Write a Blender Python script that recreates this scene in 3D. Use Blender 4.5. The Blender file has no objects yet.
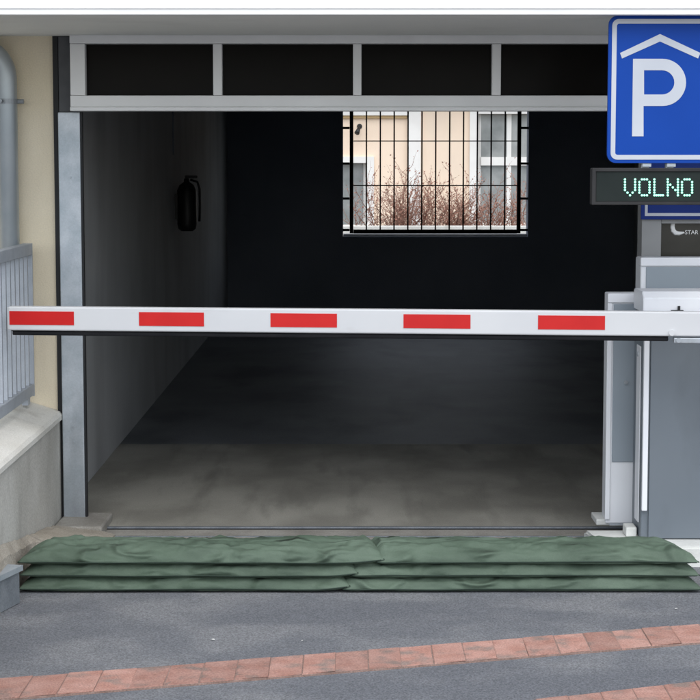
import bpy, bmesh, math, random
from mathutils import Vector, Matrix, noise
R = math.radians
random.seed(7)
S = bpy.context.scene
C = S.collection

# ------------------------------------------------------------------ camera
F, HOR, H = 1900.0, 165.0, 1.78          # focal length and horizon for a 700 px frame, eye height
TH = math.atan((350 - HOR) / F)
cd = bpy.data.cameras.new('camera'); cam = bpy.data.objects.new('camera', cd); C.objects.link(cam)
cam.location = (0, 0, H); cam.rotation_euler = (R(90) - TH, 0, 0)
cd.sensor_width = 36; cd.lens = F / 700 * 36; cd.clip_end = 500
S.camera = cam
# ------------------------------------------------------------------ sky, sun, exposure
SUN_EL, SUN_AZ = 58, 170                  # overcast; the bright part of the sky is behind the camera
w = bpy.data.worlds.new('World'); S.world = w; w.use_nodes = True
nt = w.node_tree
sky = nt.nodes.new('ShaderNodeTexSky'); sky.sky_type = 'NISHITA'; sky.sun_disc = False
sky.sun_elevation = R(SUN_EL); sky.sun_rotation = R(SUN_AZ)
sky.air_density = 1.0; sky.dust_density = 1.0; sky.ozone_density = 1.0
hs = nt.nodes.new('ShaderNodeHueSaturation'); hs.inputs['Saturation'].default_value = 0.35   # cloud cover
nt.links.new(sky.outputs[0], hs.inputs['Color'])
nt.links.new(hs.outputs[0], nt.nodes['Background'].inputs['Color'])
nt.nodes['Background'].inputs['Strength'].default_value = 0.15
sd = bpy.data.lights.new('sun', 'SUN'); sd.energy = 0.9; sd.angle = R(60); sd.color = (1, .98, .95)
sun = bpy.data.objects.new('sun', sd); C.objects.link(sun)
az = R(SUN_AZ); el = R(SUN_EL)
sv = Vector((math.sin(az) * math.cos(el), math.cos(az) * math.cos(el), math.sin(el)))
sun.rotation_euler = (-sv).to_track_quat('-Z', 'Y').to_euler(); sun.location = sv * 40
vs = S.view_settings; vs.view_transform = 'Standard'; vs.look = 'None'; vs.exposure = 0.95; vs.gamma = 1

# ------------------------------------------------------------------ helpers
def at(px, py, Y):
    """point at distance Y that was measured at (px, py) in the photograph"""
    k = (350 - py) / F
    zr = Y * (k * math.cos(TH) - math.sin(TH)) / (math.cos(TH) + k * math.sin(TH))
    dep = Y * math.cos(TH) - zr * math.sin(TH)
    return Vector(((px - 350) / F * dep, Y, H + zr))
def gr(px, py, z=0.0):
    k = (350 - py) / F
    Y = (z - H) * (math.cos(TH) + k * math.sin(TH)) / (k * math.cos(TH) - math.sin(TH))
    return at(px, py, Y)
def ax(px, Y, py=300): return at(px, py, Y).x
def azz(py, Y): return at(350, py, Y).z

def empty(name, loc, label=None, cat=None, group=None, kind=None):
    o = bpy.data.objects.new(name, None); C.objects.link(o); o.location = loc
    o.empty_display_size = .1
    tag(o, label, cat, group, kind); return o
def tag(o, label=None, cat=None, group=None, kind=None):
    if label: o['label'] = label
    if cat: o['category'] = cat
    if group: o['group'] = group
    if kind: o['kind'] = kind
    return o
def wloc(o):
    v = Vector(o.location)
    while o.parent: o = o.parent; v += o.location
    return v
def obj(name, bm, m, parent=None, smooth=False, recalc=True):
    if recalc: bmesh.ops.recalc_face_normals(bm, faces=bm.faces)
    me = bpy.data.meshes.new(name); bm.to_mesh(me); bm.free()
    return mobj(name, me, m, parent, smooth)
def mobj(name, me, m, parent=None, smooth=False):
    o = bpy.data.objects.new(name, me); C.objects.link(o)
    if m and not me.materials: me.materials.append(m)
    if smooth:
        for p in me.polygons: p.use_smooth = True
    if parent:
        o.parent = parent; o.location = -wloc(parent)
    return o
def box(bm, x0, x1, y0, y1, z0, z1, bev=0.0, seg=2):
    b = bmesh.new()
    bmesh.ops.create_cube(b, size=1)
    for v in b.verts:
        v.co = Vector(((x0 + x1) / 2 + v.co.x * (x1 - x0), (y0 + y1) / 2 + v.co.y * (y1 - y0), (z0 + z1) / 2 + v.co.z * (z1 - z0)))
    if bev: bmesh.ops.bevel(b, geom=list(b.edges), offset=bev, segments=seg, affect='EDGES', profile=.5)
    me = bpy.data.meshes.new('t'); b.to_mesh(me); b.free(); bm.from_mesh(me); bpy.data.meshes.remove(me)
    return bm
def bx(*a, **k): return box(bmesh.new(), *a, **k)
def tube(bm, pts, r, n=10, cap=True):
    pts = [Vector(p) for p in pts]; rings = []
    rr = r if isinstance(r, (list, tuple)) else [r] * len(pts)
    up = None
    for i, p in enumerate(pts):
        t = (pts[min(i + 1, len(pts) - 1)] - pts[max(i - 1, 0)]).normalized()
        if up is None: up = t.orthogonal().normalized()
        up = (up - t * up.dot(t)).normalized(); b = t.cross(up)
        rings.append([bm.verts.new(p + (up * math.cos(2 * math.pi * k / n) + b * math.sin(2 * math.pi * k / n)) * rr[i]) for k in range(n)])
    for a, b in zip(rings, rings[1:]):
        for k in range(n): bm.faces.new((a[k], a[(k + 1) % n], b[(k + 1) % n], b[k]))
    if cap:
        bm.faces.new(rings[0][::-1]); bm.faces.new(rings[-1])
    return bm
def prism(bm, pts, d):
    """closed polygon pts extruded along vector d"""
    a = [bm.verts.new(Vector(p)) for p in pts]; b = [bm.verts.new(Vector(p) + Vector(d)) for p in pts]
    n = len(pts); bm.faces.new(a); bm.faces.new(b[::-1])
    for i in range(n): bm.faces.new((a[i], b[i], b[(i + 1) % n], a[(i + 1) % n]))
    return bm
def rrect(x0, x1, z0, z1, r, n=6):
    p = []
    for cx, cz, a0 in ((x1 - r, z1 - r, 0), (x0 + r, z1 - r, 90), (x0 + r, z0 + r, 180), (x1 - r, z0 + r, 270)):
        for i in range(n + 1):
            a = R(a0 + 90 * i / n); p.append((cx + r * math.cos(a), cz + r * math.sin(a)))
    return p
def ring_plate(bm, outer, inner, y, t):
    n = len(outer)
    def V(p, yy): return bm.verts.new((p[0], yy, p[1]))
    of = [V(p, y) for p in outer]; nf = [V(p, y) for p in inner]
    ob = [V(p, y + t) for p in outer]; nb = [V(p, y + t) for p in inner]
    for i in range(n):
        j = (i + 1) % n
        bm.faces.new((of[i], of[j], nf[j], nf[i])); bm.faces.new((ob[i], nb[i], nb[j], ob[j]))
        bm.faces.new((of[i], ob[i], ob[j], of[j])); bm.faces.new((nf[i], nf[j], nb[j], nb[i]))
    return bm

# ------------------------------------------------------------------ materials
def mat(name, c, c2=None, scale=3.0, rough=.7, metal=0.0, bump=0.0, bscale=60.0, fine=0.0, fscale=150.0,
        spec=.5, stretch=(1, 1, 1), rnd=0.0, stain=None, detail=6.0, contrast=(.35, .65)):
    m = bpy.data.materials.new(name); m.use_nodes = True
    t = m.node_tree; N = t.nodes; L = t.links; b = N['Principled BSDF']
    b.inputs['Roughness'].default_value = rough; b.inputs['Metallic'].default_value = metal
    b.inputs['Specular IOR Level'].default_value = spec
    tc = N.new('ShaderNodeTexCoord'); mp = N.new('ShaderNodeMapping'); mp.inputs['Scale'].default_value = stretch
    if rnd:                                   # every piece shows its own stretch of the pattern
        oi0 = N.new('ShaderNodeObjectInfo'); sc0 = N.new('ShaderNodeMath'); sc0.operation = 'MULTIPLY'; sc0.inputs[1].default_value = 40
        L.new(oi0.outputs['Random'], sc0.inputs[0]); ad0 = N.new('ShaderNodeVectorMath'); ad0.operation = 'ADD'
        L.new(tc.outputs['Object'], ad0.inputs[0]); L.new(sc0.outputs[0], ad0.inputs[1]); vec0 = ad0.outputs[0]
    else: vec0 = tc.outputs['Object']
    L.new(vec0, mp.inputs[0])
    def nz(sc, det=detail, vec=mp):
        n = N.new('ShaderNodeTexNoise'); n.inputs['Scale'].default_value = sc; n.inputs['Detail'].default_value = det
        L.new(vec.outputs[0] if vec is mp else vec.outputs['Object'], n.inputs['Vector']); return n
    def ramp(src, lo, hi):
        r = N.new('ShaderNodeMapRange'); r.inputs[1].default_value = lo; r.inputs[2].default_value = hi
        L.new(src, r.inputs[0]); return r.outputs[0]
    def mix(fac, a, bb, mode='MIX'):
        x = N.new('ShaderNodeMix'); x.data_type = 'RGBA'; x.blend_type = mode
        for s, v in ((0, fac), (6, a), (7, bb)):
            if hasattr(v, 'links') or isinstance(v, bpy.types.NodeSocket): L.new(v, x.inputs[s])
            else: x.inputs[s].default_value = v if s == 0 else (*v, 1)
        return x.outputs[2]
    col = tuple(c)
    if c2:
        col = mix(ramp(nz(scale).outputs[0], *contrast), tuple(c), tuple(c2))
    if stain:
        sc, sstretch, scol, lo, hi = stain
        mp2 = N.new('ShaderNodeMapping'); mp2.inputs['Scale'].default_value = sstretch; mp2.inputs['Location'].default_value = (3.1, 1.7, 5.3)
        L.new(vec0, mp2.inputs[0])
        n = N.new('ShaderNodeTexNoise'); n.inputs['Scale'].default_value = sc; n.inputs['Detail'].default_value = 8
        L.new(mp2.outputs[0], n.inputs['Vector'])
        col = mix(ramp(n.outputs[0], lo, hi), col, tuple(scol))
    if fine:
        f = ramp(nz(fscale, 3).outputs[0], .3, .7)
        g = N.new('ShaderNodeMapRange'); g.inputs[3].default_value = 1 - fine; g.inputs[4].default_value = 1 + fine
        L.new(f, g.inputs[0])
        vm = N.new('ShaderNodeVectorMath'); vm.operation = 'SCALE'
        if isinstance(col, tuple): vm.inputs[0].default_value = col
        else: L.new(col, vm.inputs[0])
        L.new(g.outputs[0], vm.inputs['Scale']); col = vm.outputs[0]
    if rnd:
        oi = N.new('ShaderNodeObjectInfo'); g = N.new('ShaderNodeMapRange')
        g.inputs[3].default_value = 1 - rnd; g.inputs[4].default_value = 1 + rnd
        L.new(oi.outputs['Random'], g.inputs[0])
        vm = N.new('ShaderNodeVectorMath'); vm.operation = 'SCALE'
        if isinstance(col, tuple): vm.inputs[0].default_value = col
        else: L.new(col, vm.inputs[0])
        L.new(g.outputs[0], vm.inputs['Scale']); col = vm.outputs[0]
    if isinstance(col, tuple): b.inputs['Base Color'].default_value = (*col, 1)
    else: L.new(col, b.inputs['Base Color'])
    if bump:
        bp = N.new('ShaderNodeBump'); bp.inputs['Strength'].default_value = bump; bp.inputs['Distance'].default_value = .01
        L.new(nz(bscale, 4).outputs[0], bp.inputs['Height']); L.new(bp.outputs[0], b.inputs['Normal'])
    return m
def emit(name, c, s):
    m = bpy.data.materials.new(name); m.use_nodes = True; b = m.node_tree.nodes['Principled BSDF']
    b.inputs['Base Color'].default_value = (*c, 1); b.inputs['Emission Color'].default_value = (*c, 1)
    b.inputs['Emission Strength'].default_value = s; return m

M = dict(
 asphalt=mat('asphalt', (.158, .166, .182), (.205, .211, .222), 2.6, .88, bump=1.0, bscale=170, fine=.42, fscale=150, contrast=(.42, .58), stain=(1.1, (1, 1.8, 1), (.142, .150, .167), .50, .60)),
 brick=mat('red_brick', (.35, .18, .14), (.42, .245, .20), 11, .9, bump=.6, bscale=120, fine=.25, fscale=160, rnd=.15, stain=(9, (1, 1, 1), (.24, .175, .15), .52, .66)),
 joint=mat('joint_sand', (.22, .145, .12), (.29, .20, .17), 20, .95, fine=.3),
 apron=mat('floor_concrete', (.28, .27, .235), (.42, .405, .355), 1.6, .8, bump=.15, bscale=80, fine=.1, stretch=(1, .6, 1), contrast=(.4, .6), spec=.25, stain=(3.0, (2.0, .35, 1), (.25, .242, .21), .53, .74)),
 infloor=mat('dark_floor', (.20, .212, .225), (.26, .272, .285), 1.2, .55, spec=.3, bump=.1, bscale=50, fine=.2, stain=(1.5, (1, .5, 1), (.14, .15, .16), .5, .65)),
 inwall=mat('grey_render', (.46, .47, .475), (.53, .54, .545), 1.5, .9, bump=.2, bscale=90, stain=(1.2, (1, 1, .3), (.38, .385, .39), .5, .7)),
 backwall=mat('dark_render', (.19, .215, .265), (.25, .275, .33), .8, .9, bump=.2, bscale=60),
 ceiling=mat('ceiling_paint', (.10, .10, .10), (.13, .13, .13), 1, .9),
 soffit=mat('soffit_paint', (.78, .785, .74), (.83, .835, .79), .9, .85, bump=.1, bscale=90, stain=(1.6, (1, 1, 1), (.70, .70, .66), .55, .75)),
 fascia=mat('white_render', (.86, .86, .85), (.9, .9, .89), 2, .8, bump=.05, bscale=80),
 drip=mat('drip_metal', (.80, .80, .79), (.85, .85, .84), 5, .5),
 beige=mat('beige_plaster', (.76, .67, .50), (.82, .735, .575), 2.2, .9, bump=.25, bscale=150, fine=.05, stain=(2.3, (1, 1, .35), (.69, .605, .455), .5, .72)),
 concrete=mat('weathered_concrete', (.45, .44, .40), (.54, .53, .49), 3.2, .9, bump=.4, bscale=60, fine=.12, stain=(3.5, (1, 1.5, .5), (.33, .32, .29), .55, .78)),
 cap=mat('cap_concrete', (.64, .625, .57), (.74, .73, .68), 3, .9, bump=.35, bscale=70, fine=.12, stain=(4, (1, 1, 1), (.50, .475, .42), .55, .75)),
 ledge=mat('dusty_ledge', (.33, .295, .24), (.39, .355, .30), 6, .95, bump=.5, bscale=50, fine=.25, stain=(9, (1, 1, 1), (.27, .24, .20), .52, .7)),
 pad=mat('pad_concrete', (.27, .255, .225), (.37, .355, .32), 6, .9, bump=.4, bscale=60, fine=.15),
 galv=mat('galvanised_steel', (.40, .45, .49), (.53, .57, .61), 9, .5, metal=.55, fine=.06, stain=(3, (1, 1, .25), (.29, .31, .33), .5, .68)),
 pipe=mat('zinc_pipe', (.45, .50, .53), (.54, .58, .60), 7, .42, metal=.6, stain=(3, (1, 1, .3), (.36, .40, .43), .5, .75)),
 railm=mat('rail_grey_paint', (.34, .37, .41), (.40, .43, .47), 12, .5, fine=.06, spec=.4),
 alu=mat('aluminium_frame', (.74, .745, .74), (.79, .795, .79), 4, .5, metal=.1, stain=(2, (1, 1, .4), (.69, .69, .69), .5, .8)),
 dsteel=mat('dark_track_steel', (.055, .058, .065), (.09, .093, .10), 7, .6, stain=(4, (1, 1, .3), (.16, .165, .175), .6, .75)),
 jamb=mat('grey_jamb', (.27, .275, .28), (.31, .315, .32), 4, .5, stain=(2, (1, 1, .4), (.24, .245, .25), .5, .8)),
 dsteel2=mat('dull_zinc', (.17, .19, .21), (.24, .26, .28), 12, .6, metal=.3, fine=.15),
 seal=mat('black_seal', (.012, .013, .015), None, rough=.7),
 dglass=mat('dark_pane', (.004, .0035, .003), (.008, .007, .006), 2, .3, spec=.06),
 sglass=mat('shop_pane', (.028, .027, .022), (.045, .043, .036), 3, .2, spec=.35),
 white=mat('white_powder_coat', (.78, .80, .84), (.83, .845, .87), 3, .42, spec=.4, stain=(7, (1, 1, .4), (.71, .725, .755), .58, .8)),
 armw=mat('arm_white', (.58, .59, .605), (.62, .63, .64), 2.5, .4, spec=.4, stain=(6, (.3, 1, 1), (.44, .44, .43), .62, .8)),
 grey=mat('grey_panel', (.28, .325, .365), (.305, .35, .39), 1.5, .45, spec=.4, stain=(4, (1, 1, .4), (.26, .295, .33), .55, .8)),
 grey_darkened=mat('grey_panel_darkened', (.145, .17, .195), (.16, .185, .21), 1.5, .45, spec=.35, stain=(4, (1, 1, .4), (.118, .136, .154), .54, .75)),  # panel grey darkened: stronger light on the barrier cabinet is offset in the colour
 red=mat('red_reflective', (.52, .008, .008), (.57, .011, .010), 8, .4, spec=.4),
 rubber=mat('black_rubber', (.010, .011, .013), (.016, .016, .018), 8, .7, spec=.12),
 plinth=mat('painted_plinth', (.62, .63, .60), (.72, .73, .70), 5, .85, bump=.3, bscale=60, stain=(5, (1, 1, 1), (.42, .42, .39), .57, .75)),
 blue=mat('sign_blue', (.004, .052, .32), (.005, .058, .35), 2, .45, spec=.15),
 blued=mat('sign_blue_deep', (.012, .03, .17), (.015, .038, .20), 2, .5, spec=.12),
 signw=mat('sign_white', (.50, .53, .58), (.55, .575, .62), 4, .4, spec=.4),
 dark=mat('display_black', (.028, .028, .029), (.04, .04, .041), 5, .6, spec=.15),
 screen=mat('display_screen', (.020, .026, .025), (.026, .033, .031), 6, .6, spec=.08),
 led=emit('led_light', (.34, 1.0, .72), .62),
 bag=mat('green_canvas', (.072, .108, .076), (.10, .142, .104), 3.5, .7, bump=.5, bscale=24, stretch=(.6, 1.4, 1), fine=.07, fscale=300, spec=.35, stain=(4, (.6, 1, 1), (.054, .082, .058), .50, .70)),
 seam=mat('green_seam', (.02, .038, .027), None, rough=.8),
 black=mat('black_paint', (.006, .006, .007), (.012, .012, .012), 9, .5),
 iron=mat('grille_iron', (.010, .011, .012), (.016, .015, .015), 9, .75, spec=.15),
 farwall=mat('cream_plaster', (.80, .64, .49), (.84, .68, .53), 1.1, .9, bump=.2, bscale=40, stain=(1.2, (1, 1, .5), (.74, .61, .48), .52, .75)),
 farwhite=mat('far_white', (.73, .71, .67), (.78, .765, .725), 3, .8),
 ochre=mat('ochre_band', (.58, .40, .20), (.64, .46, .25), 3, .9),
 farglass=mat('window_glass', (.20, .215, .21), (.34, .35, .34), 2.2, .2, spec=.4),
 curtain=mat('net_curtain', (.55, .56, .56), (.62, .63, .63), 6, .9),
 twig=mat('red_twigs', (.27, .15, .11), (.33, .19, .14), 8, .9),
 leaf=mat('red_leaves', (.34, .16, .11), (.42, .22, .16), 5, .85),
 gravel=mat('pale_stone', (.5, .5, .48), (.6, .6, .58), 9, .9),
)

def crease(m, scale, strength, dist, stretch):
    """adds sharp fold lines to a cloth material's relief"""
    t = m.node_tree; N = t.nodes; L = t.links; b = N['Principled BSDF']
    tc = N.new('ShaderNodeTexCoord'); mp = N.new('ShaderNodeMapping'); mp.inputs['Scale'].default_value = stretch
    mp.inputs['Rotation'].default_value = (0, 0, .35)
    nz = N.new('ShaderNodeTexNoise'); nz.noise_type = 'RIDGED_MULTIFRACTAL'; nz.inputs['Scale'].default_value = scale
    nz.inputs['Detail'].default_value = 3; nz.inputs['Distortion'].default_value = .9
    L.new(tc.outputs['Object'], mp.inputs[0]); L.new(mp.outputs[0], nz.inputs['Vector'])
    bp = N.new('ShaderNodeBump'); bp.inputs['Strength'].default_value = strength; bp.inputs['Distance'].default_value = dist
    L.new(nz.outputs[0], bp.inputs['Height'])
    old = b.inputs['Normal'].links[0].from_socket
    L.new(old, bp.inputs['Normal']); L.new(bp.outputs[0], b.inputs['Normal'])
crease(M['bag'], 6.0, 1.0, .05, (.8, 1.6, 1.8))
# ================================================================== SETTING
YW = 9.27                                 # front plane of the garage
YB = 22.8                                 # rear wall
# ground: one sheet
bm = bmesh.new(); n = 0
vsq = [bm.verts.new((x, y, -.012 if y > 20 else 0)) for x, y in ((-150, -60), (150, -60), (150, 260), (-150, 260))]
bm.faces.new(vsq); tag(obj('ground', bm, M['asphalt']), kind='structure')

def floor_sheet(name, x0, x1, y0, y1, z, m):
    return tag(obj(name, bx(x0, x1, y0, y1, -.05, z), m), kind='structure')
YJ = gr(350, 445).y
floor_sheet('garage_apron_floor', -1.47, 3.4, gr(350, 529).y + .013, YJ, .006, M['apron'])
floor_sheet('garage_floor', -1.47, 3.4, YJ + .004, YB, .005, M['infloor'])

# two bands of red bricks laid in the asphalt
def band(p0, p1, depth, name, label):
    """p0, p1 far edge end points"""
    d = (p1 - p0); Ln = d.length; a = math.atan2(d.y, d.x); u = d.normalized(); nn = Vector((u.y, -u.x, 0))
    e = empty(name, p0, kind='structure')
    b = bmesh.new(); q = [Vector((0, 0, 0)), Vector((Ln, 0, 0)), Vector((Ln, -depth, 0)), Vector((0, -depth, 0))]
    prism(b, [x + Vector((0, 0, .004)) for x in q], (0, 0, -.03))
    o = obj('joint_bed', b, M['joint']); o.parent = e; o.rotation_euler.z = a
    pit = .1225
    meshes = []
    for k in range(5):
        b = bx(.0015, pit - .002, -depth + .004, -.004, -.02, .0068, bev=.0012, seg=1)
        for v in b.verts:
            v.co += Vector((random.uniform(-1, 1), random.uniform(-1.4, 1.4), random.uniform(-.5, .5))) * .0020
        for v in b.verts: v.co.x += v.co.y * math.tan(a)      # joints run straight towards the garage
        me = bpy.data.meshes.new('brick'); b.to_mesh(me); b.free(); me.materials.append(M['brick']); meshes.append(me)
    for me in meshes:                        # worn, uneven ends
        for v in me.vertices: v.co.y *= 1 + random.uniform(-.012, .012)
    for i in range(int(Ln / pit)):
        o = bpy.data.objects.new('brick', meshes[random.randrange(5)]); C.objects.link(o); o.parent = e
        o.location = u * (i * pit) + Vector((0, 0, random.uniform(-.0022, .0014)))
        o.rotation_euler = (random.uniform(-.003, .003), random.uniform(-.004, .004), a + random.uniform(-.006, .006))
    return e
a0, a1 = gr(0, 680), gr(700, 625)
b0 = gr(0, 701); dep = .26
u = (a1 - a0).normalized()
band(a0 - u * 1.6, a1 + u * 1.6, dep, 'brick_band', None)
c0, c1 = gr(560, 698), gr(700, 682)
u = (c1 - c0).normalized()
band(c0 - u * 3.4, c1 + u * 1.6, dep, 'brick_band', None)

# drain slot and steel edge at the door
xl, xr = ax(104, 9.2, 530), 1.9
e = empty('door_drain', (0, 9.1, 0), kind='structure')
yA, yB2 = gr(350, 537).y, gr(350, 529).y
obj('sill_strip', bx(xl, xr, yA - .05, yB2 - .035, -.02, .0035), M['pad'], e)
obj('slot', bx(xl, xr, yB2 - .034, yB2 - .012, -.02, .004), M['seal'], e)
b = bx(xl, xr, yB2 - .011, yB2 + .012, -.02, .012, bev=.003); obj('steel_edge', b, M['dsteel2'], e)
b = bx(xl, xr, yA - .02, yA - .008, -.02, .008, bev=.002); obj('steel_edge', b, M['dsteel2'], e)

# ================================================================== GARAGE BUILDING
B = empty('garage_building', (0, YW, 0), 'beige garage building with grey framed doorway, dark interior and projecting canopy', 'garage')
XL, XR = -1.47, 3.4
ZS = azz(35, YW)                          # soffit height
# walls
b = bmesh.new(); box(b, -5.5, ax(55, YW, 200), YW + .05, YW + .35, 0, ZS)
obj('front_wall', b, M['beige'], B)
b = bmesh.new(); box(b, XL - .25, XL, YW + .36, YB + .25, -.02, 2.62); obj('side_wall', b, M['inwall'], B)
b = bmesh.new(); box(b, XR, XR + .25, YW + .36, YB + .25, -.02, 2.62); obj('side_wall', b, M['inwall'], B)
# rear wall with its window opening
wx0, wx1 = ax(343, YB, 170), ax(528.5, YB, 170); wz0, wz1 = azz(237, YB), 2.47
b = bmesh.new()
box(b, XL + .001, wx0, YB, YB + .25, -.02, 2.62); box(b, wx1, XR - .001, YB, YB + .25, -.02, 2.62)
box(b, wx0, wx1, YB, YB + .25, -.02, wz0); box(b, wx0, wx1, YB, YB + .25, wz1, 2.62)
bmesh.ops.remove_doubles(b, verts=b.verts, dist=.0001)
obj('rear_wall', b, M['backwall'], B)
obj('window_sill', bx(wx0 + .003, wx1 - .003, YB + .12, YB + .33, wz0 + .002, wz0 + .03), M['farwhite'], B)
# ceiling/roof
obj('roof', bx(XL - .25, XR + .25, YW + .36, YB + .26, 2.62, 2.78), M['ceiling'], B)
obj('head_wall', bx(-5.5, 4.6, YW + .12, YW + .355, ZS + .08, 2.78), M['ceiling'], B)
# canopy
YC = 7.98
zc = azz(14.5, YC)
cn = obj('canopy', bx(-6, 5, YC + .012, YW + .11, zc, zc + .16), M['soffit'], B)
zf = azz(9.2, YC - .03)
obj('fascia', bx(-6, 5, YC - .045, YC + .01, zf, zf + .62, bev=.004), M['fascia'], cn)
obj('drip_edge', bx(-6, 5, YC - .040, YC + .008, zc - .004, zf + .004, bev=.002), M['drip'], cn)
# transom over the door
YT = YW - .06
tx0, tx1 = ax(70, YT, 80), ax(660, YT, 80)
tz0, tz1 = azz(111, YT), ZS - .003
T = empty('transom_window', (0, 0, 0)); T.parent = B; T.location = (0, 0, 0)
D = .09
zb, zt = azz(95.5, YT), azz(43.5, YT)
obj('frame_rail', bx(tx0, tx1, YT, YT + D, tz0 + .0195, zb, bev=.002), M['alu'], T)
obj('frame_rail', bx(tx0, tx1, YT - .016, YT + D + .01, tz0, tz0 + .019, bev=.003), M['alu'], T)
obj('frame_rail', bx(tx0, tx1, YT, YT + D, zt, tz1, bev=.003), M['alu'], T)
xs = [(70, 85), (213, 222), (353, 361.5), (492, 501), (632, 660)]
for q0, q1 in xs:
    obj('mullion', bx(ax(q0, YT, 70), ax(q1, YT, 70), YT + .001, YT + D - .001, zb + .001, zt - .001, bev=.003), M['alu'], T)
for (a, b_), (c_, d_) in zip(xs, xs[1:]):
    obj('pane', bx(ax(b_, YT, 70) + .001, ax(c_, YT, 70) - .001, YT + .055, YT + .065, zb + .002, zt - .002), M['dglass'], T)
# left door post with its seals, and the guide channel beside the transom
px0, px1 = ax(60.5, YW, 300), ax(82.3, YW, 300)
obj('door_post', bx(px0, px1, YW, YW + .10, .03, tz0 - .004, bev=.004), M['galv'], B)
obj('door_post', bx(px0, ax(70, YW, 70) + .02, YW + .035, YW + .12, tz0 - .003, ZS - .004, bev=.003), M['dsteel'], B)
obj('seal', bx(ax(55, YW + .045, 200) + .001, px0 - .001, YW + .03, YW + .13, .03, ZS - .004), M['seal'], B)
obj('seal', bx(px1 + .001, px1 + .010, YW + .004, YW + .04, .01, tz0 - .004), M['seal'], B)
for zz in (.42, .50, 1.35, 1.72):
    o = obj('bolt', tube(bmesh.new(), [(px0 + .055, YW + .002, zz), (px0 + .055, YW - .006, zz)], .006, 8), M['galv'], B)
# right jamb and glazed side panel
jx0, jx1 = ax(641, YW, 240), ax(660.5, YW, 240)
obj('jamb', bx(jx0, jx1, YW - .02, YW + .12, .02, tz0 - .002, bev=.003), M['jamb'], B)
SP = empty('side_glazing', (0, 0, 0)); SP.parent = B
zg = azz(223.5, YW)
obj('frame_rail', bx(jx1 + .001, 3.2, YW - .015, YW + .11, zg, zg + .05, bev=.003), M['jamb'], SP)
obj('frame_rail', bx(jx1 + .001, 3.2, YW - .015, YW + .11, .03, .13, bev=.003), M['jamb'], SP)
obj('frame_rail', bx(tx1 + .002, 3.2, YW - .015, YW + .11, tz1 - .06, tz1, bev=.003), M['jamb'], SP)
obj('frame_stile', bx(3.2, 3.28, YW - .015, YW + .11, .02, tz1, bev=.003), M['jamb'], SP)
obj('pane', bx(jx1 + .001, 3.199, YW + .03, YW + .04, .13, zg - .001), M['sglass'], SP)
obj('pane', bx(jx1 + .001, 3.199, YW + .03, YW + .04, zg + .051, tz1 - .062), M['sglass'], SP)
obj('front_wall', bx(3.285, 5.0, YW + .05, YW + .35, 0, ZS), M['beige'], B)
# lettering stuck on the side pane
stk = empty('pane_lettering', (0, 0, 0)); stk.parent = B
YS = YW + .026
pts = [at(673, 222.8, YS), at(672.5, 227, YS), at(673.2, 230.5, YS), at(675.5, 233, YS), at(679, 233.4, YS), at(684, 232.4, YS)]
obj('swash', tube(bmesh.new(), pts, [.010, .011, .012, .012, .010, .004], 8), M['fascia'], stk)
def text_mesh(s, size, name, m, parent, loc, ex=.0008):
    cu = bpy.data.curves.new('t', 'FONT'); cu.body = s; cu.size = size; cu.extrude = ex; cu.align_x = 'LEFT'
    o = bpy.data.objects.new('t', cu); C.objects.link(o); bpy.context.view_layer.update()
    dg = bpy.context.evaluated_depsgraph_get(); me = bpy.data.meshes.new_from_object(o.evaluated_get(dg))
    bpy.data.objects.remove(o); me.materials.clear()
    r = mobj(name, me, m, parent); r.rotation_euler = (R(90), 0, 0); r.location = Vector(loc) - wloc(parent); return r
text_mesh('-STAR', .028, 'letters', M['fascia'], stk, at(683, 234.2, YS))

# window grille in the rear wall
G = empty('window_grille', (0, 0, 0)); G.parent = B
YG = YB + .05
gx0, gx1 = ax(351.5, YG, 170), ax(519, YG, 170); gz0 = azz(231.5, YG); gz1 = 2.45
def bar(x0, x1, z0, z1, t=.03, name='bar'): return obj(name, bx(x0, x1, YG - t / 2, YG + t / 2, z0, z1), M['iron'], G)
bar(gx0 - .022, gx0 + .022, gz0 - .022, gz1, .05, 'frame_bar'); bar(gx1 - .022, gx1 + .022, gz0 - .022, gz1, .05, 'frame_bar')
bar(gx0 + .023, gx1 - .023, gz0 - .024, gz0 + .024, .05, 'frame_bar'); bar(gx0 + .023, gx1 - .023, gz1 - .03, gz1, .05, 'frame_bar')
for i in range(11):
    x = gx0 + (gx1 - gx0) * (i + 1.08) / 12.1
    bar(x - .0085, x + .0085, gz0 + .025, gz1 - .031, .017)
for py in (141, 185.5):
    z = azz(py, YG); o = obj('crossbar', bx(gx0 + .023, gx1 - .023, YG - .018, YG - .010, z - .006, z + .006), M['iron'], G)
for py in (128, 163.5, 198.5, 230):
    z = azz(py, YG)
    bar(wx0 - .02, gx0 - .023, z - .014, z + .014, .03, 'anchor'); bar(gx1 + .023, wx1 + .02, z - .014, z + .014, .03, 'anchor')

# ================================================================== BEYOND THE WINDOW
YF = 36.0
HS = empty('cream_house', (1.5, YF, 0), 'cream plastered house with white framed windows seen through the barred window', 'house')
fz = 3.3
rects = [(ax(322, YF), ax(366.5, YF), azz(228, YF), azz(163, YF)), (ax(477, YF), ax(560, YF), azz(226, YF), azz(114, YF))]
xsF = [-9, rects[0][0], rects[0][1], rects[1][0], rects[1][1], 12]
b = bmesh.new()
for i in range(5):
    x0, x1 = xsF[i], xsF[i + 1]
    if i in (1, 3):
        r_ = rects[0 if i == 1 else 1]
        box(b, x0, x1, YF, YF + .3, 0, r_[2]); box(b, x0, x1, YF, YF + .3, r_[3], fz)
    else: box(b, x0, x1, YF, YF + .3, 0, fz)
bmesh.ops.remove_doubles(b, verts=b.verts, dist=.0001)
wl = obj('wall', b, M['farwall'], HS)
obj('inner_wall', bx(-9, 12, YF + .9, YF + 1.1, 0, fz), M['curtain'], HS)
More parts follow.
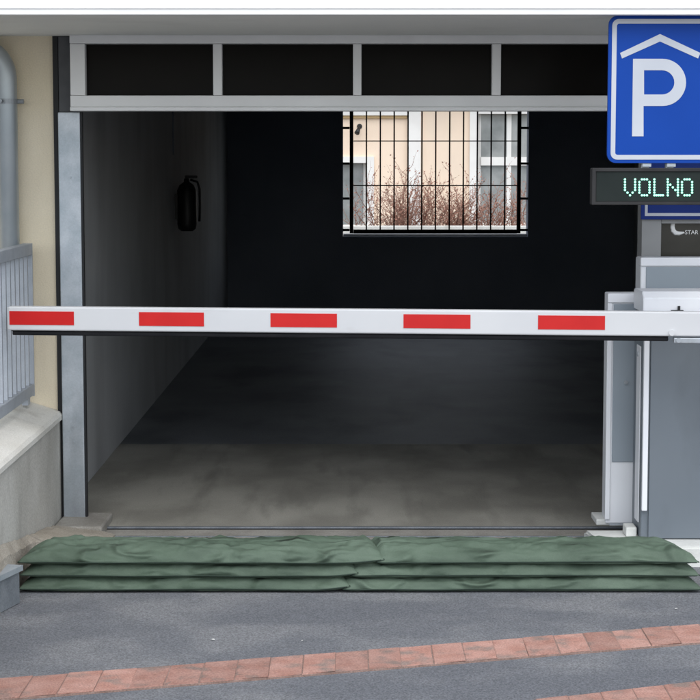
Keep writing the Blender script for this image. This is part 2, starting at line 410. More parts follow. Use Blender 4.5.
obj('pilaster', bx(ax(407, YF), ax(420, YF), YF - .10, YF - .001, 0, fz), M['farwhite'], HS)
obj('string_course', bx(-9, ax(406.5, YF), YF - .12, YF - .001, azz(115.5, YF), azz(104, YF)), M['farwhite'], HS)
obj('shade_band', bx(-9, ax(406.5, YF), YF - .05, YF - .001, azz(118.5, YF), azz(115.6, YF)), M['ochre'], HS)
obj('plinth', bx(-9, 12, YF - .06, YF - .002, 0, azz(229, YF)), M['concrete'], HS)
rf = bmesh.new(); prism(rf, [(-9.5, YF - .5, fz), (-9.5, YF + 8, fz), (-9.5, YF + 3.7, fz + .5)], (22, 0, 0)); obj('roof', rf, M['brick'], HS)
for k, (x0, x1, z0, z1) in enumerate(rects):
    W = empty('window', (0, 0, 0)); W.parent = HS
    t = .10
    obj('surround', bx(x0 - .16, x0, YF - .06, YF + .1, z0 - .1, z1 + .12), M['farwhite'], W)
    obj('surround', bx(x1, x1 + .14, YF - .06, YF + .1, z0 - .1, z1 + .12), M['farwhite'], W)
    obj('surround', bx(x0 + .001, x1 - .001, YF - .06, YF + .1, z1 + .001, z1 + .12), M['farwhite'], W)
    obj('sill', bx(x0 - .1, x1 + .1, YF - .14, YF - .062, z0 - .06, z0), M['farwhite'], W)
    obj('frame', bx(x0, x1, YF + .1, YF + .16, z0, z0 + .06), M['farwhite'], W)
    obj('frame', bx(x0, x0 + .06, YF + .1, YF + .16, z0 + .061, z1), M['farwhite'], W)
    obj('frame', bx(x1 - .06, x1, YF + .1, YF + .16, z0 + .061, z1), M['farwhite'], W)
    if k == 1:
        zt1, zt0 = azz(157, YF), azz(165.5, YF)
        obj('frame', bx(x0 + .061, x1 - .061, YF + .07, YF + .16, zt0, zt1), M['farwhite'], W)
        xm0, xm1 = ax(506, YF), ax(510.5, YF)
        obj('frame', bx(xm0, xm1, YF + .09, YF + .16, zt1 + .001, z1), M['farwhite'], W)
        obj('frame', bx(xm0, xm1, YF + .09, YF + .16, z0 + .061, zt0 - .001), M['farwhite'], W)
        for zz0, zz1 in ((z0 + .062, zt0 - .002), (zt1 + .002, z1 - .002)):
            obj('pane', bx(x0 + .062, xm0 - .001, YF + .13, YF + .138, zz0, zz1), M['farglass'], W)
            obj('pane', bx(xm1 + .001, x1 - .062, YF + .13, YF + .138, zz0, zz1), M['farglass'], W)
        cb = bmesh.new()                     # drawn-back white curtain behind the lower right
    else:
        obj('pane', bx(x0 + .062, x1 - .062, YF + .13, YF + .138, z0 + .062, z1 - .002), M['farglass'], W)
# wall lamp
lp = at(358.5, 129.5, YF - .1)
L_ = empty('wall_lamp', (lp.x, YF, lp.z), 'small dark lamp on the cream house wall', 'lamp')
b = tube(bmesh.new(), [lp + Vector((.02, .1, .06)), lp + Vector((.01, 0, .05)), lp + Vector((0, -.04, .0)), lp + Vector((-.03, -.1, -.07))], [.012, .014, .035, .05], 10)
obj('lamp_shade', b, M['black'], L_, True)
obj('wall_plate', tube(bmesh.new(), [lp + Vector((.02, .099, .06)), lp + Vector((.02, .085, .06))], .05, 12), M['black'], L_)
# low wall in front of the shrubs
YL = 26.2
LW = obj('low_wall', bx(-5, 8, YL, YL + .2, 0, azz(226, YL), bev=.01), M['cap'])
tag(LW, 'low pale concrete garden wall below the reddish bare shrubs', 'wall')
# shrubs
def shrub(px, Y, h, spread, ns, name, label, seed):
    rnd = random.Random(seed); base = Vector((ax(px, Y), Y, 0))
    e = empty(name, base, label, 'shrub', 'bare shrubs outside the barred window')
    st = bmesh.new(); tw = bmesh.new(); lf = bmesh.new()
    def leaf(p, s):
        a = Vector((rnd.gauss(0, 1), rnd.gauss(0, 1), rnd.gauss(0, 1))).normalized(); b_ = a.orthogonal().normalized(); c_ = a.cross(b_)
        v = [lf.verts.new(p + b_ * s * 1.2), lf.verts.new(p + c_ * s * .6), lf.verts.new(p - b_ * s), lf.verts.new(p - c_ * s * .6)]
        lf.faces.new(v)
    def grow(p, d, ln, r, lvl):
        pts = [p]; k = 5
        for i in range(k):
            d = (d + Vector((rnd.gauss(0, .13), rnd.gauss(0, .13), rnd.gauss(.03, .08)))).normalized(); p = p + d * ln / k; pts.append(p)
            if lvl < 2 and i >= 1:
                for _ in range(2 if lvl == 0 else 1):
                    dd = (d + Vector((rnd.gauss(0, .55), rnd.gauss(0, .55), rnd.gauss(.1, .3)))).normalized()
                    grow(p, dd, ln * rnd.uniform(.3, .5), r * .55, lvl + 1)
            if lvl >= 1 and rnd.random() < .8: leaf(p + Vector((rnd.gauss(0, .02),) * 3), rnd.uniform(.008, .019))
        tube(st if lvl == 0 else tw, pts, [r * (1 - .7 * i / k) for i in range(k + 1)], 4, False)
    for i in range(ns):
        a = rnd.uniform(0, 6.28); tl = rnd.uniform(.05, .45)
        d = Vector((math.cos(a) * tl * 1.2, math.sin(a) * tl * .6, 1)).normalized()
        grow(base + Vector((rnd.uniform(-spread, spread), rnd.uniform(-.15, .15), 0)), d, h * rnd.uniform(.6, 1.0), .013, 0)
    obj('stems', st, M['twig'], e, recalc=False); obj('twigs', tw, M['twig'], e, recalc=False); obj('leaves', lf, M['leaf'], e, recalc=False)
shrub(382, 27.6, 1.35, .5, 12, 'bare_shrub', 'thin sparse reddish shrub between the small window and the white pilaster', 1)
shrub(432, 27.4, 1.3, .5, 26, 'bare_shrub', 'dense reddish brown bare shrub before the plain cream wall', 2)
shrub(472, 27.7, 1.3, .45, 24, 'bare_shrub', 'reddish brown bare shrub left of the tall white house window', 3)
shrub(508, 27.4, 1.2, .4, 13, 'bare_shrub', 'thinner reddish shrub in front of the tall white house window', 4)

# ================================================================== LEFT SIDE
# concrete parapet running towards the camera, with cap
pzx = at(60, 414, YW); XP = ax(60, YW, 470)
zcap = azz(413, YW)
Pw = empty('parapet_wall', (XP - .15, 7.4, 0), 'weathered concrete parapet wall with pale sloping cap under the grey railing', 'wall')
obj('wall_body', bx(XP - .30, XP, 4.0, YW + .045, 0, zcap - .035), M['concrete'], Pw)
b = bmesh.new()
prism(b, [(XP - .34, 4.0, zcap - .034), (XP + .012, 4.0, zcap - .034), (XP + .012, 4.0, zcap - .012), (XP - .0, 4.0, zcap + .004), (XP - .26, 4.0, zcap + .085), (XP - .34, 4.0, zcap + .085)], (0, YW + .045 - 4.0, 0))
obj('cap', b, M['cap'], Pw)
# flared foot where cap meets the building
# railing
XRl = ax(33, YW - .03, 320)
Rg = empty('grey_railing', (XRl, 8.5, zcap), 'grey painted metal railing with vertical bars on the parapet cap', 'railing')
zt_, zb_ = azz(243.5, YW - .04), azz(384, YW - .04)
def rail(y0, y1, z, hh, ww): return bx(XRl - ww, XRl, y0, y1, z - hh, z, bev=.003)
y0r, y1r = 4.4, YW - .03
obj('top_rail', rail(y0r, y1r, zt_, .055, .045), M['railm'], Rg)
obj('bottom_rail', rail(y0r, y1r, zb_ + .0, .055, .04), M['railm'], Rg)
obj('end_plate', bx(XRl - .045, XRl + .001, y1r + .001, y1r + .012, zcap + .088, zt_), M['railm'], Rg)
for yy in (y1r - .12, y1r - 1.6, y1r - 3.1, y1r - 4.6):
    obj('post', bx(XRl - .035, XRl - .005, yy - .03, yy + .03, zcap + .06, zb_ - .056), M['railm'], Rg)
me = None; yy = y1r - .075
while yy > y0r:
    if me is None:
        b = bx(-.0125, .0125, -.012, .012, zb_ + .001, zt_ - .056); me = bpy.data.meshes.new('baluster'); b.to_mesh(me); b.free(); me.materials.append(M['railm'])
    o = bpy.data.objects.new('baluster', me); C.objects.link(o); o.parent = Rg
    o.location = Vector((XRl - .022, yy, 0)) - Rg.location; yy -= .116
# drainpipe on the beige wall
YP = YW - .02
xc = ax(8, YP, 150); r_ = .5 * (ax(18, YP, 150) - ax(-2, YP, 150))
Dp = empty('drainpipe', (xc, YP, 0), 'grey zinc drainpipe with curved top on the beige wall', 'drainpipe')
z_top = azz(78, YP)
pts = [(xc, YP, zcap + .05), (xc, YP, z_top)]
for i in range(1, 9):
    a = R(90 * i / 8 * .72); rad = .15
    pts.append((xc - rad + rad * math.cos(a), YP, z_top + rad * math.sin(a)))
lx, ly, lz = pts[-1]; pts.append((lx - .35, YP, lz + .11))
obj('pipe', tube(bmesh.new(), pts, r_, 24), M['pipe'], Dp, True)
zk = azz(101.5, YP)
obj('clamp', tube(bmesh.new(), [(xc, YP, zk - .012), (xc, YP, zk + .012)], r_ + .005, 24), M['galv'], Dp)
obj('clamp_bolt', tube(bmesh.new(), [(xc + r_, YP, zk), (xc + r_ + .032, YP, zk)], .011, 8), M['galv'], Dp)
obj('clamp_bolt', tube(bmesh.new(), [(xc - .02, YP - r_ - .03, zk), (xc - .02, YP, zk)], .010, 8), M['galv'], Dp)
obj('clamp', tube(bmesh.new(), [(xc, YP, zk - 1.25), (xc, YP, zk - 1.226)], r_ + .005, 24), M['galv'], Dp)
# ramped dusty ledge at the parapet foot
b = bmesh.new(); rows = []
for k in range(25):
    t = k / 24; yy = 9.0 - 1.55 * t; zz = .055 + .205 * t
    wd = .30 if yy > 8.5 else (.30 - .27 * min(1, (8.5 - yy) / .25))
    row = []
    for q in range(7):
        f = q / 6; x = XP + .002 + wd * f
        h = zz * (1 - .62 * f ** 1.3) if wd > .1 else zz * (1 - .25 * f)
        h += .012 * noise.noise(Vector((x * 9, yy * 9, 2.0)))
        if q == 6: h = max(.012, h * .7)
        row.append(b.verts.new((x, yy, h)))
    rows.append([b.verts.new((XP + .002, yy, -.01))] + row + [b.verts.new((XP + .004 + wd, yy, -.01))])
for a, c_ in zip(rows, rows[1:]):
    for i in range(9): b.faces.new((a[i], a[(i + 1) % 9], c_[(i + 1) % 9], c_[i]))
b.faces.new(rows[0]); b.faces.new(rows[-1][::-1])
tag(obj('kerb_ramp', b, M['ledge']), kind='structure')
# concrete pad under the left post
b = bx(XP + .004, ax(104, 9.1, 525), 9.0, 9.40, -.02, .05, bev=.010)
for v in b.verts: v.co += noise.noise_vector(v.co * 6) * .012
tag(obj('kerb_block', b, M['pad']), kind='structure')
# galvanised steel edging at the far left
p = gr(23, 565, .155); d = Vector((.27, 1, 0)).normalized(); nrm = Vector((-d.y, d.x, 0))
q0 = p; q1 = p - d * 1.6
E = empty('steel_edging', (q0 - d * .5)[:2] + (0,), 'low galvanised steel edging beside the green bags', 'edging')
b = bmesh.new(); prism(b, [q0, q0 + nrm * .14, q1 + nrm * .14, q1], (0, 0, -.022)); obj('top_plate', b, M['galv'], E)
s0 = q0 - d * .012 + nrm * .012; s1 = q1 + nrm * .012
b = bmesh.new(); prism(b, [Vector((v.x, v.y, .1325)) for v in (s0, s0 + nrm * .10, s1 + nrm * .10, s1)], (0, 0, -.1325)); obj('side_plate', b, M['dsteel2'], E)

# fire extinguisher on the inner wall
Yx = 16.0
Ex = empty('fire_extinguisher', (XL + .1, Yx, azz(231, Yx)), 'dark fire extinguisher hanging on the grey inner garage wall', 'extinguisher')
zx0, zx1 = azz(231, Yx), azz(182, Yx); rx = .082; cx = XL + .10
obj('cylinder', tube(bmesh.new(), [(cx, Yx, zx0), (cx, Yx, zx0 + .02), (cx, Yx, zx0 + .06), (cx, Yx, zx1 - .07), (cx, Yx, zx1 - .025), (cx, Yx, zx1), (cx, Yx, zx1 + .03)], [.05, .074, rx, rx, .06, .025, .022], 20), M['black'], Ex, True)
obj('valve_handle', bx(cx - .015, cx + .09, Yx - .012, Yx + .012, zx1 + .032, zx1 + .055, bev=.005), M['black'], Ex)
obj('hose', tube(bmesh.new(), [(cx + .03, Yx, zx1 + .02), (cx + .09, Yx, zx1 + .0), (cx + .108, Yx, zx1 - .06), (cx + .11, Yx, zx1 - .2), (cx + .105, Yx, zx1 - .33)], .010, 8), M['black'], Ex, True)
obj('wall_bracket', bx(XL + .001, cx - .05, Yx - .03, Yx + .03, zx0 + .1, zx1 - .1), M['black'], Ex)
tag(obj('conduit', tube(bmesh.new(), [(XL + .012, Yx - .25, 1.86), (XL + .012, Yx - .25, 2.61)], .006, 8), M['backwall']), 'thin dark conduit running up the garage wall above the extinguisher', 'conduit')

# ================================================================== RIGHT SIDE
# plinth under the machines
b = bmesh.new()
zpl = .09
pl = gr(583, 530, zpl); pf = gr(598, 541, zpl)
prism(b, [(pl.x, pl.y, zpl), (3.0, pl.y, zpl), (3.0, 8.33, zpl), (pf.x + .03, 8.33, zpl), (pf.x + .005, 8.6, zpl)], (0, 0, -zpl - .02))
bmesh.ops.bevel(b, geom=[e_ for e_ in b.edges], offset=.012, segments=2, affect='EDGES')
tag(obj('machine_plinth', b, M['plinth']), kind='structure')

# front cabinet: the barrier
YA = 8.50
BG = empty('barrier_gate', (1.7, YA + .2, zpl), 'barrier with grey cabinet and lowered white arm with red stripes', 'barrier')
cx0 = ax(642, YA, 420); cx1 = 1.95
ztop = azz(292, YA); zlid = azz(312.5, YA)
dA = .26
obj('cabinet_body', bx(cx0, cx1, YA, YA + dA, zpl + .001, zlid - .003, bev=.006), M['grey_darkened'], BG)
b = bmesh.new()
yy0, yy1 = YA - .012, YA + dA + .01; q0, q1 = cx0 - .004, cx1 + .01; ch = azz(298, YA)
prism(b, [(q0, yy0, zlid), (q0, yy0, ch), (q0, yy0 + .045, ztop), (q0, yy1, ztop), (q0, yy1, zlid)], (q1 - q0, 0, 0))
bmesh.ops.bevel(b, geom=list(b.edges), offset=.003, segments=2, affect='EDGES')
obj('lid', b, M['white'], BG)
lk = at(679, 311, YA - .02)
o = obj('lid_latch', tube(bmesh.new(), [(lk.x, YA - .018, lk.z - .004), (lk.x, YA - .018, lk.z + .022)], .006, 8), M['black'], BG)
obj('lid_latch', bx(lk.x - .035, lk.x + .02, YA - .02, YA - .0125, lk.z - .006, lk.z + .004), M['black'], BG)
sx0, sx1 = ax(643, YA - .02, 420), ax(648.5, YA - .02, 420)
obj('corner_trim', bx(sx0, sx1, YA - .022, YA - .001, azz(511, YA - .02), zlid - .03, bev=.004), M['white'], BG)
dx0 = sx1 + .008
obj('door_panel', bx(dx0, cx1 - .03, YA - .012, YA - .001, azz(538, YA), zlid - .035, bev=.003), M['grey_darkened'], BG)
bp_ = at(639, 354, YA + .1)
obj('side_bolt', tube(bmesh.new(), [(cx0 + .001, YA + .10, bp_.z), (cx0 - .010, YA + .10, bp_.z)], .012, 10), M['galv'], BG)
obj('side_plate', bx(cx0 - .006, cx0 - .001, YA + .04, YA + .15, azz(520, YA + .1), bp_.z + .04, bev=.002), M['white'], BG)
# arm: yawed a little, tip farther away
Ya0, Ya1 = 8.47, 8.20
tip, root = at(8, 318.5, Ya0), at(600, 323.5, Ya1)
du = (root - tip).normalized(); Lx = (root - tip).length
arm = empty('arm', (0, 0, 0)); arm.parent = BG
ang = math.atan2(du.y, du.x); til = math.asin(du.z)
MR = Matrix.Translation(tip) @ Matrix.Rotation(ang, 4, 'Z') @ Matrix.Rotation(-til, 4, 'Y')
hh = 12.0 * Ya0 / F
def armpart(name, b, m, parent=arm):
    b.transform(MR); return obj(name, b, m, parent)
Lfull = Lx * 1.36
armpart('beam', bx(0, Lfull, 0, .055, -hh, hh, bev=.007, seg=3), M['armw'])
armpart('rubber_edge', bx(.015, Lx * 1.112, .010, .045, -hh - .022, -hh - .004, bev=.005), M['rubber'])
armpart('rubber_rail', bx(.010, Lx * 1.112, .016, .039, -hh - .005, -hh + .001), M['rubber'])
armpart('end_cap', bx(-.004, .003, .003, .052, -hh + .003, hh - .003, bev=.003), M['armw'])
def armx(px):                               # distance along the arm seen at picture column px
    lo, hi = -.2, 4.0
    for _ in range(40):
        mid = (lo + hi) / 2; p_ = MR @ Vector((mid, 0, 0))
        dep = p_.y * math.cos(TH) - (p_.z - H) * math.sin(TH)
        if 350 + F * p_.x / dep < px: lo = mid
        else: hi = mid
    return lo
for q0, q1 in ((9.5, 74), (139, 204), (270.5, 337), (403.5, 470.5), (538, 605)):
    armpart('red_stripe', bx(armx(q0), armx(q1), -.002, .002, -.0275, .0335), M['red'])
xb = armx(674)
armpart('clamp', bx(xb, xb + .5, -.004, .06, -hh - .030, -hh - .0055, bev=.004), M['galv'])
armpart('clamp_screw', tube(bmesh.new(), [(xb + .02, -.012, -hh - .016), (xb + .02, .0, -hh - .016)], .011, 10), M['galv'])
armpart('clamp_screw', tube(bmesh.new(), [(armx(672), -.010, -hh + .016), (armx(672), .0, -hh + .016)], .013, 12), M['armw'])
hub = MR @ Vector((Lfull - .12, .03, 0))
obj('hub', tube(bmesh.new(), [(hub.x, hub.y, hub.z), (hub.x, YA - .012, hub.z)], .045, 24), M['black'], BG, False)

# rear cabinet
YR = 9.02
RC = empty('machine_cabinet', (1.7, YR + .08, zpl), 'tall grey cabinet with white rim behind the barrier cabinet', 'cabinet')
rx0 = ax(640.5, YR, 275); rzt = azz(258, YR)
obj('housing', bx(rx0, 1.95, YR, YR + .16, zpl + .001, rzt, bev=.008), M['white'], RC)
obj('panel', bx(ax(646, YR, 275), 1.92, YR - .006, YR + .004, zpl + .1, azz(267, YR), bev=.002), M['grey'], RC)
obj('hood', bx(rx0 - .002, 1.952, YR - .014, YR + .10, azz(266, YR), rzt + .003, bev=.004), M['white'], RC)
# slim pedestal
YQ = 8.82
PD = empty('slim_pedestal', (1.2, YQ + .07, zpl), 'slim white pedestal with recessed grey door left of the barrier cabinet', 'pedestal')
qx0, qx1 = ax(607, YQ, 400), ax(652, YQ, 400); qzt, qzb = azz(293.5, YQ), azz(523.5, YQ)
b = bx(qx0, qx1, YQ, YQ + .13, qzb, qzt, bev=.006); obj('housing', b, M['white'], PD)
obj('door', bx(ax(612.5, YQ, 400), qx1 - .01, YQ - .006, YQ + .003, azz(462, YQ), azz(304, YQ), bev=.003), M['grey'], PD)
obj('rim', bx(qx0 - .004, qx1 - .012, YQ - .014, YQ - .0005, azz(302.5, YQ), qzt + .001, bev=.003), M['white'], PD)
obj('rim', bx(qx0 - .004, ax(611, YQ, 400), YQ - .010, YQ - .0005, qzb + .02, azz(303, YQ), bev=.003), M['white'], PD)
kx = at(625.5, 382, YQ)
obj('lock', tube(bmesh.new(), [(kx.x, YQ - .014, kx.z), (kx.x, YQ - .005, kx.z)], .010, 12), M['galv'], PD)
obj('foot', bx(ax(596.5, YQ, 525), qx1, YQ + .01, YQ + .20, zpl + .001, azz(519, YQ + .02), bev=.004), M['plinth'], PD)
obj('neck', bx(qx0 + .02, qx1 - .02, YQ + .02, YQ + .12, azz(519, YQ + .02) , qzb + .001) if azz(519, YQ + .02) < qzb else bx(qx0 + .02, qx1 - .02, YQ + .003, YQ + .009, zpl + .001, qzb + .001), M['galv'], PD)
FB = obj('anchor_block', bx(ax(624.5, YA + .1, 530), cx0 - .008, YA + .05, YA + .16, zpl + .0005, azz(527, YA + .06), bev=.005), M['plinth'])
tag(FB, 'small white anchor block on the plinth beside the barrier cabinet', 'block')

# parking sign hung from the canopy
YSg = 8.03
PS = empty('parking_sign', (ax(660.5, YSg, 90), YSg, azz(163, YSg)), 'blue parking sign with white letter P under a roof mark', 'sign')
def sp(px, py): v = at(px, py, YSg); return (v.x, v.z)
L0, R0, T0, B0 = sp(608, 90)[0], sp(713, 90)[0], sp(660, 15.5)[1], sp(660, 163)[1]
u_ = (R0 - L0) / 105
b = bmesh.new(); prism(b, [(x, YSg, z) for x, z in rrect(L0, R0, B0, T0, 9 * u_)], (0, .018, 0)); obj('panel', b, M['blue'], PS)
o_, i_ = rrect(L0 + 3.4 * u_, R0 - 3.4 * u_, B0 + 3.4 * u_, T0 - 3.4 * u_, 6.5 * u_), rrect(L0 + 8 * u_, R0 - 8 * u_, B0 + 8 * u_, T0 - 8 * u_, 2.5 * u_)
obj('border', ring_plate(bmesh.new(), o_, i_, YSg - .0015, .0012), M['signw'], PS)
b = bmesh.new()
def sp3(px, py): x, z = sp(px, py); return (x, YSg - .0015, z)
prism(b, [sp3(*q) for q in ((620, 53), (660, 34), (700.5, 53), (698, 58.5), (660, 41.5), (622, 58.5))], (0, .0012, 0)); obj('roof_mark', b, M['signw'], PS)
b = bmesh.new()
outer = [(632, 136.3), (643.5, 136.3), (643.5, 106), (662.5, 106)] + [(662.5 + 23.5 * math.cos(a), 82.4 - 23.6 * math.sin(a)) for a in [R(-90 + 180 * i / 20) for i in range(1, 20)]] + [(662.5, 58.8), (633, 58.8)]
inner = [(644, 94.5), (662, 94.5)] + [(662 + 12.3 * math.cos(a), 82.4 - 12.1 * math.sin(a)) for a in [R(-90 + 180 * i / 14) for i in range(1, 14)]] + [(662, 70.3), (644, 70.3)]
yf = YSg - .0015
vo = [b.verts.new(sp3(*q)) for q in outer]; vi = [b.verts.new(sp3(*q)) for q in inner]
ed = [b.edges.new((vo[i], vo[(i + 1) % len(vo)])) for i in range(len(vo))] + [b.edges.new((vi[i], vi[(i + 1) % len(vi)])) for i in range(len(vi))]
bmesh.ops.triangle_fill(b, edges=ed, use_beauty=True)
rr_ = bmesh.ops.extrude_face_region(b, geom=list(b.faces)); bmesh.ops.translate(b, vec=(0, .0012, 0), verts=[v for v in rr_['geom'] if isinstance(v, bmesh.types.BMVert)])
obj('letter_p', b, M['signw'], PS)
for px in (647, 671.5):
    x = ax(px, YSg, 100)
    obj('hanger_tube', bx(x - .017, x + .017, YSg + .020, YSg + .045, azz(190, YSg), zc - .001, bev=.003), M['galv'], PS)
c0 = at(643, 15.3, YSg)
obj('top_clip', bx(ax(645, YSg, 14), ax(676, YSg, 14), YSg - .004, YSg + .019, T0 + .001, min(T0 + .016, zc - .001)), M['black'], PS)
for px in (647, 671.5):
    x = ax(px, YSg, 165)
    obj('clip', bx(x - .019, x + .019, YSg + .004, YSg + .0195, azz(167, YSg), azz(163.4, YSg), bev=.002), M['galv'], PS)

# led display
YD = 7.985
LD = empty('led_display', (ax(661, YD, 186), YD, azz(205, YD)), 'dark display box with green lit dot matrix word under the parking sign', 'display')
d0, d1, dt, db = ax(591.5, YD, 186), ax(731, YD, 186), azz(168, YD), azz(205, YD)
obj('housing', bx(d0, d1, YD, YD + .055, db, dt, bev=.005), M['dark'], LD)
obj('screen', bx(d0 + .020, d1 - .020, YD - .0015, YD + .004, db + .016, dt - .016), M['screen'], LD)
b = bmesh.new()
fr_o = [(d0 + .002, db + .002), (d1 - .002, db + .002), (d1 - .002, dt - .002), (d0 + .002, dt - .002)]
fr_i = [(d0 + .016, db + .013), (d1 - .016, db + .013), (d1 - .016, dt - .013), (d0 + .016, dt - .013)]
obj('bezel', ring_plate(b, fr_o, fr_i, YD - .008, .009), M['dark'], LD)
FONT = {'V': ["10001", "10001", "10001", "10001", "10001", "01010", "00100"], 'O': ["01110", "10001", "10001", "10001", "10001", "10001", "01110"],
        'L': ["10000", "10000", "10000", "10000", "10000", "10000", "11111"], 'N': ["10001", "10001", "11001", "10101", "10011", "10001", "10001"]}
lit = {}
for ch_, s0 in zip('VOLNO', (624.6, 639, 654, 667.4, 681.6)):
    if ch_ + str(s0) in lit: continue
    b = bmesh.new(); wpx = 10.9 if ch_ != 'L' else 9.2
    for rI, row in enumerate(FONT[ch_]):
        for cI, v in enumerate(row):
            if v == '1':
                p_ = at(s0 + .4 + cI * wpx / 4.3, 179.4 + rI * 2.65, YD - .004)
                tube(b, [(p_.x, YD - .0045, p_.z), (p_.x, YD - .0017, p_.z)], .0046, 8)
    obj('lit_letter', b, M['led'], LD)
# lower blue panel on the wall behind the display
YLs = YW - .045
LS = empty('blue_panel', (ax(700, YLs, 200), YLs, azz(219.5, YLs)), 'lower blue panel with thin white border behind the display', 'sign')
l0, l1, lt, lb = ax(641, YLs, 210), ax(760, YLs, 210), azz(120, YLs), azz(219.5, YLs)
obj('panel', bx(l0, l1, YLs, YLs + .012, lb, lt, bev=.002), M['blued'], LS)
obj('border', ring_plate(bmesh.new(), [(l0 + .019, lb + .017), (l1 - .019, lb + .017), (l1 - .019, lt - .017), (l0 + .019, lt - .017)],
    [(l0 + .032, lb + .031), (l1 - .032, lb + .031), (l1 - .032, lt - .031), (l0 + .032, lt - .031)], YLs - .0012, .001), M['signw'], LS)

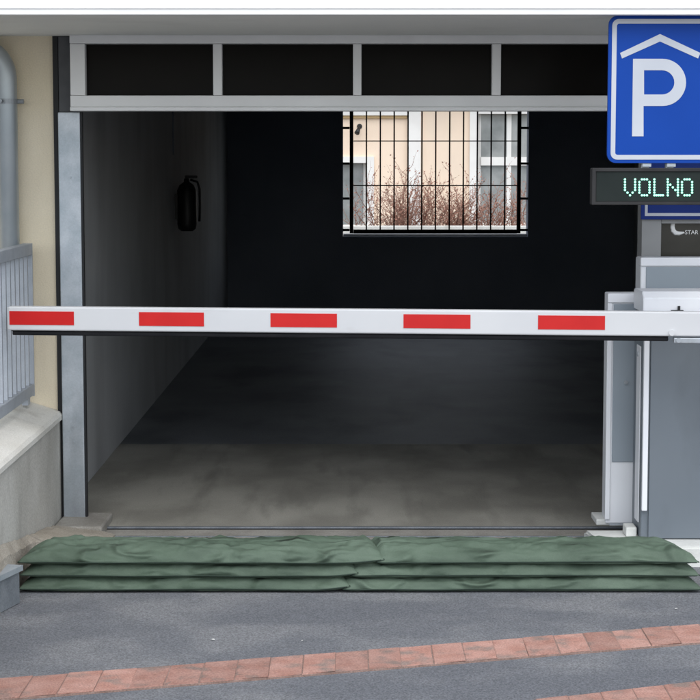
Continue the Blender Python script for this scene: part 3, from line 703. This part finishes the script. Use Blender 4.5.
# ================================================================== FLOOD BAGS
def bag(x0, x1, sh0, sh1, z0, T, y0, y1, seed, label, tp=(.12, .12), lift=0):
    """two sheets sewn along the rim; sh0/sh1: how much farther the front edge reaches at each end"""
    NU, NV = 260, 30
    off = Vector((seed * 7.3, seed * 3.1, seed * 1.7))
    Ln = x1 - x0; W = y1 - y0
    b = bmesh.new(); top = []; bot = []
    def prof(u_): return min(1, u_ * Ln / tp[0], (1 - u_) * Ln / tp[1]) ** .42 if 0 < u_ < 1 else 0
    for i in range(NU + 1):
        uu = i / NU
        tt, bb = [], []
        for j in range(NV + 1):
            s = -math.cos(math.pi * j / NV)                     # -1 front .. 1 rear
            fr = (1 - s) / 2
            xs_ = x0 - sh0 * fr + (Ln + sh0 * fr + sh1 * fr) * uu
            d = uu; e_ = prof(d) * (1 - abs(s) ** 3.2) ** .62
            up = lift * max(0, 1 - (1 - uu) * Ln / .13) ** 1.5
            yv = (y0 + y1) / 2 + s * W / 2 * (.985 + .015 * prof(d))
            n1 = noise.noise(Vector((xs_ * 5, yv * 4, z0 * 9)) + off); n2 = noise.noise(Vector((xs_ * 2.1, yv * 2, 0)) + off * 2)
            ridg = 1 - abs(noise.noise(Vector((xs_ * 4.5 + j / NV * 5, j / NV * 3 - xs_ * 2, z0)) + off * 3)) * 2
            sk = noise.noise(Vector((xs_ * 1.3, 3, 1)) + off)
            rid2 = 1 - 2 * abs(noise.noise(Vector((xs_ * 3.0 + j / NV * (3 + 4 * sk), j / NV * 4.5 - xs_ * 1.2 * sk, z0 * 3 + 4)) + off))
            rid3 = 1 - 2 * abs(noise.noise(Vector((xs_ * 7 - j / NV * 4, j / NV * 5 + xs_ * 2, z0 * 3 + 9)) + off))
            rid4 = 1 - 2 * abs(noise.noise(Vector((xs_ * 5.5 + yv * 10, yv * 11 - xs_ * 3.5, z0 * 3 + 2)) + off))
            rid5 = 1 - 2 * abs(noise.noise(Vector((xs_ * 13 - yv * 8, yv * 15 + xs_ * 4, z0 * 3 + 6)) + off))
            msk = .35 + .9 * max(0, noise.noise(Vector((xs_ * 2.3, yv * 3, z0 * 5 + 8)) + off) + .35)
            crs = msk * (.017 * max(0, rid4 - .55) - .011 * max(0, rid5 - .66))
            yv -= (s < 0) * e_ * .8 * crs
            yv -= (s < 0) * e_ * (.010 * max(0, rid2 - .5) - .010 * max(0, rid3 - .68) + .005 * n1)
            yv += .009 * noise.noise(Vector((xs_ * 3, 0, 5)) + off) * (1 if j < NV / 2 else .3)
            zrim = T * .15 + T * .07 * noise.noise(Vector((xs_ * 4, 7, 1)) + off) * (abs(s) > .8)
            zt = zrim + (T - zrim) * e_ * (1 + .05 * n2) + e_ * (.007 * n1 + .012 * max(0, ridg - .5) + .020 * max(0, rid2 - .5) - .014 * max(0, rid3 - .70) + crs)
            zbm = zrim * (1 - min(1, e_ * 2.2))
            tt.append(b.verts.new((xs_, yv, z0 + up + max(zt, zbm + .0015))))
            bb.append(b.verts.new((xs_, yv, z0 + zbm + up)))
        top.append(tt); bot.append(bb)
    for i in range(NU):
        for j in range(NV):
            b.faces.new((top[i][j], top[i + 1][j], top[i + 1][j + 1], top[i][j + 1]))
            b.faces.new((bot[i][j], bot[i][j + 1], bot[i + 1][j + 1], bot[i + 1][j]))
    for i in range(NU):
        b.faces.new((top[i][0], bot[i][0], bot[i + 1][0], top[i + 1][0])); b.faces.new((top[i][NV], top[i + 1][NV], bot[i + 1][NV], bot[i][NV]))
    for j in range(NV):
        b.faces.new((top[0][j], top[0][j + 1], bot[0][j + 1], bot[0][j])); b.faces.new((top[NU][j], bot[NU][j], bot[NU][j + 1], top[NU][j + 1]))
    rimpts = [v.co.copy() for v in [top[i][0] for i in range(NU + 1)]]
    e0 = [top[0][j].co.copy() for j in range(NV + 1)]; e1 = [top[NU][j].co.copy() for j in range(NV + 1)]
    E_ = empty('flood_bag', ((x0 + x1) / 2, (y0 + y1) / 2, z0), label, 'flood bag', 'green flood bags stacked across the entrance')
    obj('bag_body', b, M['bag'], E_, True)
    dz = Vector((0, 0, .0))
    sb = bmesh.new(); tube(sb, [p + Vector((0, -.001, -.001)) for p in rimpts[::3]], .0028, 5); obj('seam', sb, M['seam'], E_, True)
    for e_ in (e0, e1):
        sb = bmesh.new(); tube(sb, [p + Vector((0, 0, .0)) for p in e_], .0026, 5); obj('end_seam', sb, M['seam'], E_, True)
yb0 = gr(350, 592.5).y
T = .069; st = .0565
names = ['lowest', 'middle', 'top']
for k in range(3):
    z0 = .002 + k * st
    y0 = yb0 + .006 * k + [0, .004, -.004][k]; y1 = y0 + .31
    lx = ax([18, 20, 18][k], y0, 580); rx_ = ax([703, 700, 699][k], y0, 580); mid = ax([338, 346, 372][k], y0, 580)
    bag(lx + .05, mid, .05, .05, z0, T, y0, y1, 3 + k, f'{names[k]} green flood bag of the stack by the concrete parapet', (.085, .05), .012)
    bag(mid - .03, rx_ - .07, -.05, .07, z0, T * .985, y0 + .004, y1, 13 + k, f'{names[k]} green flood bag of the stack by the barrier cabinet', (.04, .09))

# small pale stone chips on the asphalt
for px, py in ((213, 640), (302, 641), (676, 609)):
    p = gr(px, py); b = bmesh.new(); bmesh.ops.create_icosphere(b, subdivisions=1, radius=.0035 + .003 * random.random())
    for v in b.verts: v.co = Vector((v.co.x * 1.3, v.co.y, v.co.z * .5)) + noise.noise_vector(v.co * 90 + p) * .002
    o = obj('stone_chip', b, M['gravel']); o.location = p + Vector((0, 0, .003)); o.rotation_euler.z = random.uniform(0, 6)
    tag(o, 'tiny pale stone chip lying on the asphalt before the bags', 'stone', 'stone chips on the asphalt')
